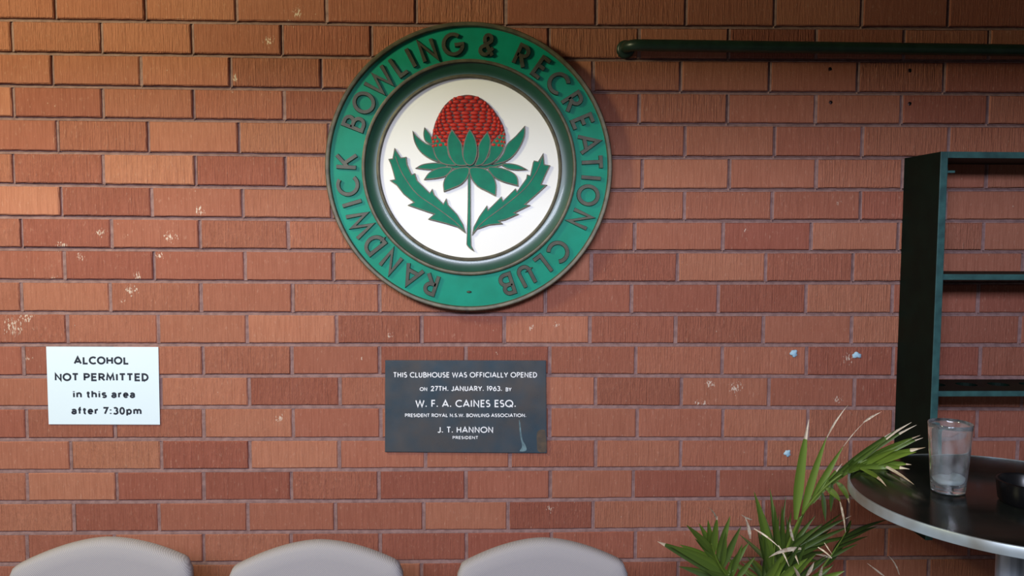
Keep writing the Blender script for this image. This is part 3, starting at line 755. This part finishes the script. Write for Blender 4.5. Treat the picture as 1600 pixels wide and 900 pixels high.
# lower board is a rack pierced with round holes
bm = bmesh.new(); x0, x1 = SX + TH, SX2; y0, y1 = -D + .003, -0.012; zt, zb = z2 + .007, z2 - .007
holes = []
hx = x0 + 0.042
while hx < x1 - .05: holes.append((hx, -0.085)); hx += 0.088
def hole_sheet(z):
    outer = [bm.verts.new(q) for q in ((x0, y0, z), (x1, y0, z), (x1, y1, z), (x0, y1, z))]
    es = [bm.edges.new((outer[i], outer[(i + 1) % 4])) for i in range(4)]; rings = []
    for cx_, cy_ in holes:
        rg = [bm.verts.new((cx_ + .027 * math.cos(2 * math.pi * i / 24), cy_ + .027 * math.sin(2 * math.pi * i / 24), z)) for i in range(24)]
        es += [bm.edges.new((rg[i], rg[(i + 1) % 24])) for i in range(24)]; rings.append(rg)
    bmesh.ops.triangle_fill(bm, edges=es, use_beauty=True)
    return outer, rings
ot, rt = hole_sheet(zt); ob, rb = hole_sheet(zb)
for i in range(4):
    f = bm.faces.new((ot[i], ot[(i + 1) % 4], ob[(i + 1) % 4], ob[i]))
    if i == 0: f.material_index = 1
for a, b in zip(rt, rb):
    for i in range(24): bm.faces.new((a[i], a[(i + 1) % 24], b[(i + 1) % 24], b[i]))
obj('rack_board', bm, [M_SHELF, M_EDGE], shelf)['label'] = 'lower board pierced with round holes'
bm = bmesh.new()   # little corner brace in the top left corner
xb_, zb_ = SX + TH, ZT - .016
zq_ = front_z(1475, 268)
box(bm, xb_, xb_ + .022, -D + .004, -D + .016, zq_ - .003, zq_ + .003, .001); box(bm, xb_, xb_ + .003, -D + .004, -D + .016, zq_ - .012, zq_ + .01, .001)
obj('corner_bracket', bm, M_EDGE, shelf)

# ------------------------------------------------------------------ bar table
TX, TY, TZ, TR = 2.294, -0.690, 1.08, 0.2985
tbl = empty('bar_table', (TX, TY, 0), 'tall round bar table with glossy dark top and pale metal edge at the right', 'table')
bm = bmesh.new(); lathe(bm, [(0.0005, TZ - .0125), (TR - .004, TZ - .0125), (TR - .004, TZ - .0005), (TR - .006, TZ), (0.0005, TZ)], TX, TY, 96); obj('table_top', bm, M_TABLE, tbl, smooth=30)
bm = bmesh.new(); lathe(bm, [(TR - .0045, TZ - .0195), (TR - .001, TZ - .0195), (TR, TZ - .0185), (TR, TZ - .0006), (TR - .0008, TZ + .0004), (TR - .0045, TZ + .0004)], TX, TY, 128, closed=True); obj('edge_band', bm, M_BAND, tbl, smooth=40)
bm = bmesh.new(); lathe(bm, [(0.0005, 0.02), (.025, 0.02), (.025, TZ - .024), (.10, TZ - .020), (.10, TZ - .013), (0.0005, TZ - .013)], TX, TY, 32); obj('column', bm, M_STEEL, tbl, smooth=40)
bm = bmesh.new(); lathe(bm, [(0.0005, 0.0), (.215, 0.0), (.215, .008), (.19, .016), (.05, .03), (.03, .05), (0.0005, .05)], TX, TY, 64); obj('base_plate', bm, M_STEEL, tbl, smooth=40)

# ------------------------------------------------------------------ glass on the table
gp = at_z(1481, 768, TZ); gsc = (gp - CAM).dot(FWD) / FPX
gl = empty('drinking_glass', (gp.x, gp.y, TZ), 'clear tall tapered beer glass, almost empty with melting ice, on the dark table top', 'glass')
gh = 0.137; rb_, rt_ = 0.0305, 0.0405
bm = bmesh.new(); z0 = TZ + .0015
def gr(t): return rb_ + (rt_ - rb_) * (t ** 0.85)
prof = [(0.0005, z0), (rb_ - .002, z0)] + [(gr(t), z0 + .001 + (gh - .002) * t) for t in [i / 14 for i in range(15)]]
prof += [(rt_ - .0008, z0 + gh), (rt_ - .0022, z0 + gh - .001)] + [(gr(t) - .0026, z0 + .001 + (gh - .002) * t) for t in [i / 14 for i in range(13, 1, -1)]] + [(rb_ * .75, z0 + .0125), (0.0005, z0 + .0115)]
lathe(bm, prof, gp.x, gp.y, 48); bmesh.ops.remove_doubles(bm, verts=bm.verts, dist=1e-6)
obj('glass_body', bm, M_GLASS, gl, smooth=50)
bm = bmesh.new()
rr = gr(.16) - .0032
lathe(bm, [(0.0005, z0 + .0132), (rb_ * .72, z0 + .0138), (rr * .97, z0 + .019), (rr, z0 + .024), (rr * .8, z0 + .0265), (rr * .45, z0 + .025), (0.0005, z0 + .0255)], gp.x, gp.y, 32)
for v in bm.verts: v.co.z += random.uniform(-.0007, .0007) + (0.006 if v.co.x > gp.x + .018 and v.co.z > z0 + .021 else 0)
obj('ice_residue', bm, M_ICE, gl, smooth=True)

# ------------------------------------------------------------------ black dish at the table's edge of frame
ap = at_z(1606, 786, TZ)
bm = bmesh.new()
lathe(bm, [(0.0005, TZ + .0005), (.046, TZ + .0005), (.050, TZ + .006), (.054, TZ + .036), (.0545, TZ + .042), (.051, TZ + .0435), (.0475, TZ + .040), (.043, TZ + .012), (0.0005, TZ + .010)], ap.x, ap.y, 48)
for v in bm.verts: pass
ash = obj('ashtray', bm, M_BLACK, None, smooth=40); tag(ash, 'black round deep dish like an ashtray beside the glass at the frame edge', 'ashtray')

# ------------------------------------------------------------------ chairs
def make_chair(label):
    t = empty('chair', (0, 0, 0), label, 'chair', 'row of beige chairs along the wall')
    W2, HB, Zc = 0.2065, 0.36, 0.86
    # backrest outline (x,z): arched top, rounded shoulders
    ol = []
    for i in range(41):
        u = -1 + 2 * i / 40; s = abs(u)
        z = Zc - 0.056 * s ** 1.75
        if s > .93: z -= 0.020 * ((s - .93) / .07) ** 2
        ol.append((u * W2 * (1 - 0.004 * s), z))
    for i in range(1, 11): ol.append((W2 * (1 - .012 * math.sin(i / 10 * 1.5)), Zc - .076 - (HB - .096) * i / 10))
    for i in range(1, 20): u = 1 - 2 * i / 20; ol.append((W2 * .985 * u, Zc - HB - 0.006 * (1 - u * u)))
    for i in range(10, 0, -1): ol.append((-W2 * (1 - .012 * math.sin(i / 10 * 1.5)), Zc - .076 - (HB - .096) * i / 10))
    cx_, cz_ = 0, Zc - HB * .5; bm = bmesh.new(); rings = []
    TK = 0.05
    def yc(x): return -0.020 * (1 - (x / W2) ** 2) * 0 + 0.016 * (x / W2) ** 2 * -1
    for ins, d in [(.012, -TK / 2), (.004, -TK / 2 + .006), (0, -TK / 2 + .015), (0, TK / 2 - .015), (.004, TK / 2 - .006), (.012, TK / 2)]:
        ring = []
        for x, z in ol:
            f = 1 - ins / math.hypot(x - cx_, z - cz_); xx = cx_ + (x - cx_) * f; zz = cz_ + (z - cz_) * f
            ring.append(bm.verts.new((xx, d + yc(xx), zz)))
        rings.append(ring)
    n = len(ol)
    for a, b in zip(rings, rings[1:]):
        for i in range(n): bm.faces.new((a[i], a[(i + 1) % n], b[(i + 1) % n], b[i]))
    for rg, sgn in ((rings[0], -1), (rings[-1], 1)):
        prev = rg
        for f in (.85, .6, .3):
            nr = [bm.verts.new((cx_ + (v.co.x - cx_) * f, v.co.y * 1 + sgn * .003 * (1 - f), cz_ + (v.co.z - cz_) * f)) for v in rg]
            for v in nr: v.co.y = sgn * (TK / 2 + .006 * (1 - f)) + yc(v.co.x)
            for i in range(n): bm.faces.new((prev[i], prev[(i + 1) % n], nr[(i + 1) % n], nr[i]))
            prev = nr
        bm.faces.new(prev)
    obj('backrest', bm, M_FABRIC, t, local=True, smooth=60)
    bm = bmesh.new(); box(bm, -.215, .215, -.46, -.035, .425, .485, .022); obj('seat', bm, M_FABRIC, t, local=True, smooth=50)
    for sx in (-1, 1):
        bm = bmesh.new(); tube(bm, [(sx * .19, -.43, .43), (sx * .195, -.44, 0.0)], .011, 12); obj('leg', bm, M_DARKMETAL, t, local=True, smooth=50)
        bm = bmesh.new(); tube(bm, [(sx * .17, .024, .80), (sx * .18, .012, .52), (sx * .185, .0, .42), (sx * .195, .06, 0.0)], .011, 12); obj('leg', bm, M_DARKMETAL, t, local=True, smooth=50)
    bm = bmesh.new(); box(bm, -.19, .19, -.44, -.0, .405, .425, .003); obj('seat_frame', bm, M_DARKMETAL, t, local=True)
    return t
YC = -0.345
def chair_copy(src, label):
    r = src.copy(); COL.objects.link(r); r['label'] = label
    for ch in src.children:
        c = ch.copy(); COL.objects.link(c); c.parent = r
    return r
c1 = make_chair('beige upholstered chair, leftmost of the row, below the white paper notice')
c2 = chair_copy(c1, 'beige upholstered chair in the middle of the row of three')
c3 = chair_copy(c1, 'beige upholstered chair nearest the palm, rightmost of the row')
for c, (px, py, rz, ry) in ((c1, (156, 842, 0.10, 0.0)), (c2, (493, 846, 0.05, 0)), (c3, (848, 843, 0.02, 0))):
    p = at_y(px, py + 4, YC - .02); c.location = (p.x, YC, 0); c.rotation_euler = (0, 0, rz); c.scale = (.975, 1, p.z / 0.86)

# ------------------------------------------------------------------ putty lumps
for i, (px, py, r, lb) in enumerate(((1240, 552, 5.0, 'pale blue lump of old putty on the brick, the upper left one of three'),
                                     (1338, 555, 5.2, 'pale blue lump of old putty on the brick nearest the dark shelf side'),
                                     (1230, 708, 4.6, 'pale blue lump of old putty on the brick just left of the palm fronds'))):
    p = at_y(px, py, 0); bm = bmesh.new()
    bmesh.ops.create_icosphere(bm, subdivisions=3, radius=r / 500)
    ph = random.uniform(0, 6)
    for v in bm.verts:
        d = v.co.normalized(); k = 1 + .14 * math.sin(3 * math.atan2(d.z, d.x) + ph) + .12 * math.sin(5 * math.atan2(d.z, d.x) + 2 * ph) + random.uniform(-.06, .06)
        v.co = Vector((v.co.x * k * (1.25 if i == 1 else 1), v.co.y * .55, v.co.z * k * (.8 if i == 1 else 1.05)))
    bmesh.ops.translate(bm, verts=bm.verts, vec=(p.x, -0.0015, p.z))
    tag(obj('putty_lump', bm, M_PUTTY, None, smooth=True), lb, 'putty', 'lumps of blue putty left on the wall')

# ------------------------------------------------------------------ potted palm
PY = -0.42
crown = at_y(1205, 960, PY)
palm = empty('potted_palm', (crown.x, PY, 0), 'green potted palm with dry pale leaf tips between the chairs and the bar table', 'plant')
bm = bmesh.new(); lathe(bm, [(0.0005, 0), (.10, 0), (.135, .26), (.147, .262), (.147, .30), (.133, .30), (.128, .27), (0.0005, .265)], crown.x, PY, 40); obj('pot', bm, M_POT, palm, smooth=40)
bm = bmesh.new(); lathe(bm, [(0.0005, .272), (.06, .276), (.126, .268), (.126, .262), (0.0005, .262)], crown.x, PY, 30); obj('soil', bm, M_SOIL, palm)
def bez(p0, p1, p2, t): return (p0[0] * (1 - t) ** 2 + 2 * p1[0] * t * (1 - t) + p2[0] * t * t, p0[1] * (1 - t) ** 2 + 2 * p1[1] * t * (1 - t) + p2[1] * t * t)
class Frond:
    def __init__(s): s.bm = bmesh.new(); s.lay = s.bm.loops.layers.float_color.new('tone')
    def leaf(s, p0, p2, w, bend=0.0, y0=0, y1=0, tone=.5, dry=0.0, flat=.3):
        """leaflet from p0 to p2 (traced on the photograph), width w px, at its own depth"""
        dx, dy = p2[0] - p0[0], p2[1] - p0[1]; ln = math.hypot(dx, dy) or 1
        p1 = ((p0[0] + p2[0]) / 2 - dy / ln * bend, (p0[1] + p2[1]) / 2 + dx / ln * bend)
        n = 10; rows = []
        for i in range(n + 1):
            t = i / n; q = bez(p0, p1, p2, t); q2 = bez(p0, p1, p2, min(1, t + .02)); q1 = bez(p0, p1, p2, max(0, t - .02))
            y = PY + y0 + (y1 - y0) * t; c = at_y(q[0], q[1], y)
            if c.z < TZ + .006 and math.hypot(c.x - TX, c.y - TY) < TR + .02:
                c2 = at_z(q[0], q[1], TZ + .007)
                if math.hypot(c2.x - TX, c2.y - TY) < TR + .02: c = c2; y = c.y
            tx, tz = q2[0] - q1[0], -(q2[1] - q1[1]); tl = math.hypot(tx, tz) or 1
            prof = (0.35 + 0.65 * min(1, t / .25)) * (max(0.0, 1 - max(0, (t - .35) / .65) ** 1.6) ** .9)
            if dry and t > 1 - dry: prof = max(prof * .8, .10 * (1 - t) * 4)
            h = max(.35, w * prof) / 2 / 660.0
            nx, nz = -tz / tl * h, tx / tl * h
            rows.append((s.bm.verts.new((c.x + nx, y - h * flat, c.z + nz)), s.bm.verts.new((c.x, y + h * flat, c.z)), s.bm.verts.new((c.x - nx, y - h * flat, c.z - nz))))
        for i in range(n):
            t = (i + .5) / n; isd = dry and t > 1 - dry
            for k in (0, 1):
                f = s.bm.faces.new((rows[i][k], rows[i + 1][k], rows[i + 1][k + 1], rows[i][k + 1]))
                f.material_index = 1 if isd else 0; f.smooth = True
                tv = tone if not isd else random.uniform(.3, 1.0)
                tv = min(1, max(0, tv + (.06 if k else -.06)))
                for lp in f.loops: lp[s.lay] = (tv, tv, tv, 1)
    def rachis(s, pts, r, y0, y1):
        sp = spline(pts, 5, False); n = len(sp)
        b0 = len(s.bm.faces)
        tube(s.bm, [at_y(p[0], p[1], PY + y0 + (y1 - y0) * i / (n - 1)) for i, p in enumerate(sp)], [r * (1 - .7 * i / (n - 1)) for i in range(n)], 7)
        s.bm.faces.ensure_lookup_table()
        for f in s.bm.faces[b0:]:
            for lp in f.loops: lp[s.lay] = (.55, .55, .55, 1)
    def done(s): return obj('frond', s.bm, [M_PALM, M_DRY], palm, recalc=False)
RN = random.Random(3)
# frond reaching up and to the right over the table
f = Frond(); f.rachis([(1206, 945), (1222, 880), (1246, 818), (1268, 784), (1300, 752), (1340, 726), (1372, 710)], .0042, 0, -.10)
for a in ((( 1243, 812), (1264, 655), 15, -6, .66, .22), ((1254, 803), (1292, 682), 12, -5, .66, .02), ((1292, 684), (1325, 633), 3.6, -5, .4, .99),
          ((1266, 788), (1318, 697), 11, -4, .64, .03), ((1316, 700), (1352, 658), 1.6, -3, .3, .99), ((1349, 660), (1376, 644), 4.2, -2, .4, .99),
          ((1270, 786), (1316, 724), 8, -3, .6, .18), ((1280, 774), (1330, 718), 8, -3, .55, .1), ((1286, 768), (1342, 717), 7, -2, .6, .22)):
    f.leaf(a[0], a[1], a[2], a[3], -.04, -.05, a[4], a[5])
for a in (((1296, 752), (1424, 660), 10, -10, .25, .30), ((1306, 748), (1432, 664), 9, -12, .3, .22), ((1312, 745), (1400, 672), 9, -8, .2, 0), ((1318, 742), (1438, 680), 11, -10, .5, .12),
          ((1326, 738), (1442, 684), 12, -9, .6, .14), ((1330, 734), (1446, 699), 12, -8, .66, .16), ((1334, 732), (1432, 706), 13, -5, .7, .0), ((1338, 730), (1428, 700), 11, -3, .62, .0),
          ((1340, 730), (1424, 726), 11, -7, .62, .14), ((1344, 730), (1421, 733), 9, -6, .55, .16), ((1350, 726), (1412, 722), 9, -3, .5, 0), ((1300, 756), (1380, 690), 8, -3, .3, 0), ((1290, 760), (1365, 696), 7, -3, .35, .0),
          ((1344, 732), (1385, 760), 6, -8, .5, .45), ((1374, 724), (1428, 757), 5, -4, .7, .98), ((1322, 740), (1404, 700), 10, -4, .55, 0), ((1328, 736), (1415, 690), 9, -4, .42, .0)):
    f.leaf(a[0], a[1], a[2], a[3], -.05, RN.uniform(-.16, -.06), a[4], a[5])
for a in (((1306, 752), (1327, 787), 8, -7, .55, .22), ((1290, 762), (1313, 784), 9, -5, .45, 0), ((1312, 783), (1321, 832), 4, -2, .5, .98), ((1300, 757), (1298, 800), 7, 0, .15, 0), ((1285, 770), (1290, 815), 7, 0, .12, 0)):
    f.leaf(a[0], a[1], a[2], a[3], -.05, -.09, a[4], a[5])
f.done()
# low frond on the left
f = Frond(); f.rachis([(1200, 955), (1165, 930), (1140, 905), (1122, 878), (1112, 850)], .004, .0, -.06)
for a in (((1146, 905), (1027, 846), 20, 5, .22, .10), ((1140, 900), (1046, 852), 17, 8, .38, .0), ((1130, 888), (1062, 851), 15, 4, .46, 0), ((1124, 880), (1086, 842), 10, 2, .3, 0), ((1116, 866), (1072, 820), 11, 3, .42, 0), ((1112, 858), (1092, 818), 9, 2, .4, 0),
          ((1112, 858), (1106, 812), 9, 0, .42, 0), ((1114, 868), (1121, 806), 11, -2, .5, .12), ((1121, 815), (1108, 793), 3, 4, .3, .98), ((1120, 878), (1141, 806), 12, -2, .4, .0), ((1126, 888), (1134, 830), 9, 2, .3, 0), ((1128, 890), (1158, 822), 11, -3, .24, 0),
          ((1136, 898), (1170, 848), 12, -3, .46, 0), ((1142, 905), (1160, 850), 9, -2, .3, 0), ((1150, 915), (1060, 885), 15, 5, .2, 0), ((1160, 920), (1100, 890), 14, 3, .3, 0), ((1150, 905), (1180, 870), 9, -2, .35, 0)):
    f.leaf(a[0], a[1], a[2], a[3], -.02, RN.uniform(-.09, -.01), a[4], a[5])
f.done()
# blade cluster in the middle
f = Frond(); f.rachis([(1204, 955), (1207, 910), (1210, 860), (1216, 815)], .0036, .02, .0)
for a in (((1207, 900), (1178, 768), 15, 6, .42, .0), ((1212, 905), (1190, 800), 13, 4, .2, 0), ((1216, 880), (1203, 764), 9, 2, .3, 0), ((1218, 880), (1210, 790), 9, 0, .28, 0), ((1222, 880), (1222, 790), 9, 0, .22, 0), ((1226, 880), (1236, 800), 9, -2, .3, 0), ((1215, 890), (1228, 775), 7, -2, .25, 0),
          ((1226, 870), (1258, 800), 8, -3, .2, 0), ((1228, 868), (1274, 806), 9, -4, .25, 0), ((1230, 862), (1286, 818), 9, -4, .2, 0), ((1201, 905), (1195, 840), 11, 2, .25, 0), ((1222, 860), (1212, 815), 5, 3, .45, .4)):
    f.leaf(a[0], a[1], a[2], a[3], .02, RN.uniform(-.05, .06), a[4], a[5])
f.done()
# darker fan low on the right
f = Frond(); f.rachis([(1207, 955), (1225, 905), (1240, 868), (1268, 845), (1300, 832)], .0036, .03, .06)
for a in (((1238, 866), (1330, 822), 8, -6, .22, .0), ((1240, 864), (1312, 812), 9, -5, .2, 0), ((1246, 858), (1344, 836), 7, -5, .18, 0), ((1236, 868), (1318, 800), 7, -5, .16, 0), ((1234, 872), (1300, 845), 11, -4, .18, 0), ((1230, 876), (1290, 862), 12, -4, .14, 0),
          ((1236, 866), (1266, 815), 9, -2, .2, 0), ((1240, 872), (1300, 826), 9, -4, .15, 0), ((1226, 880), (1278, 876), 12, -5, .2, 0), ((1250, 852), (1330, 806), 6, -5, .2, .1)):
    f.leaf(a[0], a[1], a[2], a[3], .03, RN.uniform(.0, .12), a[4], a[5])
f.done()
# thin dark frond by the table edge
f = Frond(); f.rachis([(1215, 955), (1262, 915), (1290, 880), (1312, 848), (1326, 824)], .0034, .0, .05)
for a in (((1318, 840), (1386, 812), 7, -6, .12, 0), ((1312, 850), (1372, 822), 7, -6, .18, 0), ((1306, 858), (1356, 838), 6, -4, .2, 0), ((1322, 830), (1330, 812), 6, 0, .08, 0), ((1300, 866), (1328, 826), 9, 0, .06, 0), ((1296, 872), (1340, 850), 6, -3, .2, 0), ((1288, 885), (1322, 846), 9, 0, .08, 0)):
    f.leaf(a[0], a[1], a[2], a[3], .03, RN.uniform(.02, .10), a[4], a[5])
f.done()
# bottom yellow-green blades and dead, dry strands
f = Frond(); f.rachis([(1207, 958), (1222, 930), (1238, 905)], .0036, -.02, -.05)
for a in (((1196, 925), (1246, 862), 16, -8, .75, 0), ((1206, 925), (1262, 872), 14, -8, .6, 0), ((1190, 920), (1225, 865), 12, -3, .5, 0), ((1250, 930), (1320, 892), 16, -8, .72, 0), ((1240, 930), (1300, 885), 13, -6, .5, 0), ((1225, 920), (1275, 866), 10, -6, .4, 0), ((1262, 930), (1345, 905), 12, -4, .6, 0), ((1230, 915), (1262, 845), 9, -3, .12, 0), ((1215, 915), (1250, 850), 10, -3, .1, 0), ((1240, 912), (1292, 868), 9, -4, .1, 0)):
    f.leaf(a[0], a[1], a[2], a[3], -.03, RN.uniform(-.1, -.03), a[4], a[5])
f.done()
for a in (((1252, 857), (1201, 871), 8, 9, .9), ((1216, 852), (1233, 885), 3, -2, .5), ((1178, 826), (1218, 856), 3.2, -4, .7), ((1172, 842), (1164, 808), 6, 3, .4), ((1175, 812), (1158, 804), 3, -2, .4), ((1278, 855), (1300, 872), 3, -2, .6), ((1238, 858), (1248, 882), 3.5, -1, .4),
          ((1300, 872), (1274, 866), 4, 2, .7), ((1280, 903), (1285, 884), 6, 0, .8), ((1384, 902), (1355, 880), 3, 0, .3), ((1405, 898), (1388, 868), 2.6, 5, .4), ((1240, 845), (1234, 815), 5, -3, .4), ((1288, 848), (1300, 866), 2, 0, .5), ((1260, 900), (1272, 878), 7, 1, .5), ((1250, 905), (1240, 885), 6, 1, .3)):
    f = Frond(); f.leaf(a[0], a[1], a[2], a[3], -.06, -.09, a[4], 1.1)
    obj('dry_strand', f.bm, [M_PALM, M_DRY], palm, recalc=False)
f = Frond(); f.rachis([(1203, 958), (1196, 920), (1205, 880)], .0034, .06, .08)
for i in range(26):
    bx, by = 1208 + RN.uniform(-16, 34), 905 + RN.uniform(-25, 30); an = RN.uniform(-150, -35); ln = RN.uniform(55, 110)
    f.leaf((bx, by), (bx + ln * math.cos(R(an)), by + ln * math.sin(R(an))), RN.uniform(7, 12), RN.uniform(-6, 6), .06, RN.uniform(.06, .2), RN.uniform(.05, .32), 0)
f.done()
# canes from the soil up to the crown
for (ox, px, py, y0) in ((-.03, 1200, 958, 0), (.02, 1208, 958, .02), (.0, 1216, 956, 0)):
    e_ = at_y(px, py, PY + y0); bm = bmesh.new()
    tube(bm, [(crown.x + ox, PY + y0, .27), ((crown.x + ox + e_.x) / 2, PY + y0, (e_.z + .27) / 2), e_], [.009, .008, .005], 10); obj('cane', bm, M_STEM, palm, smooth=True)
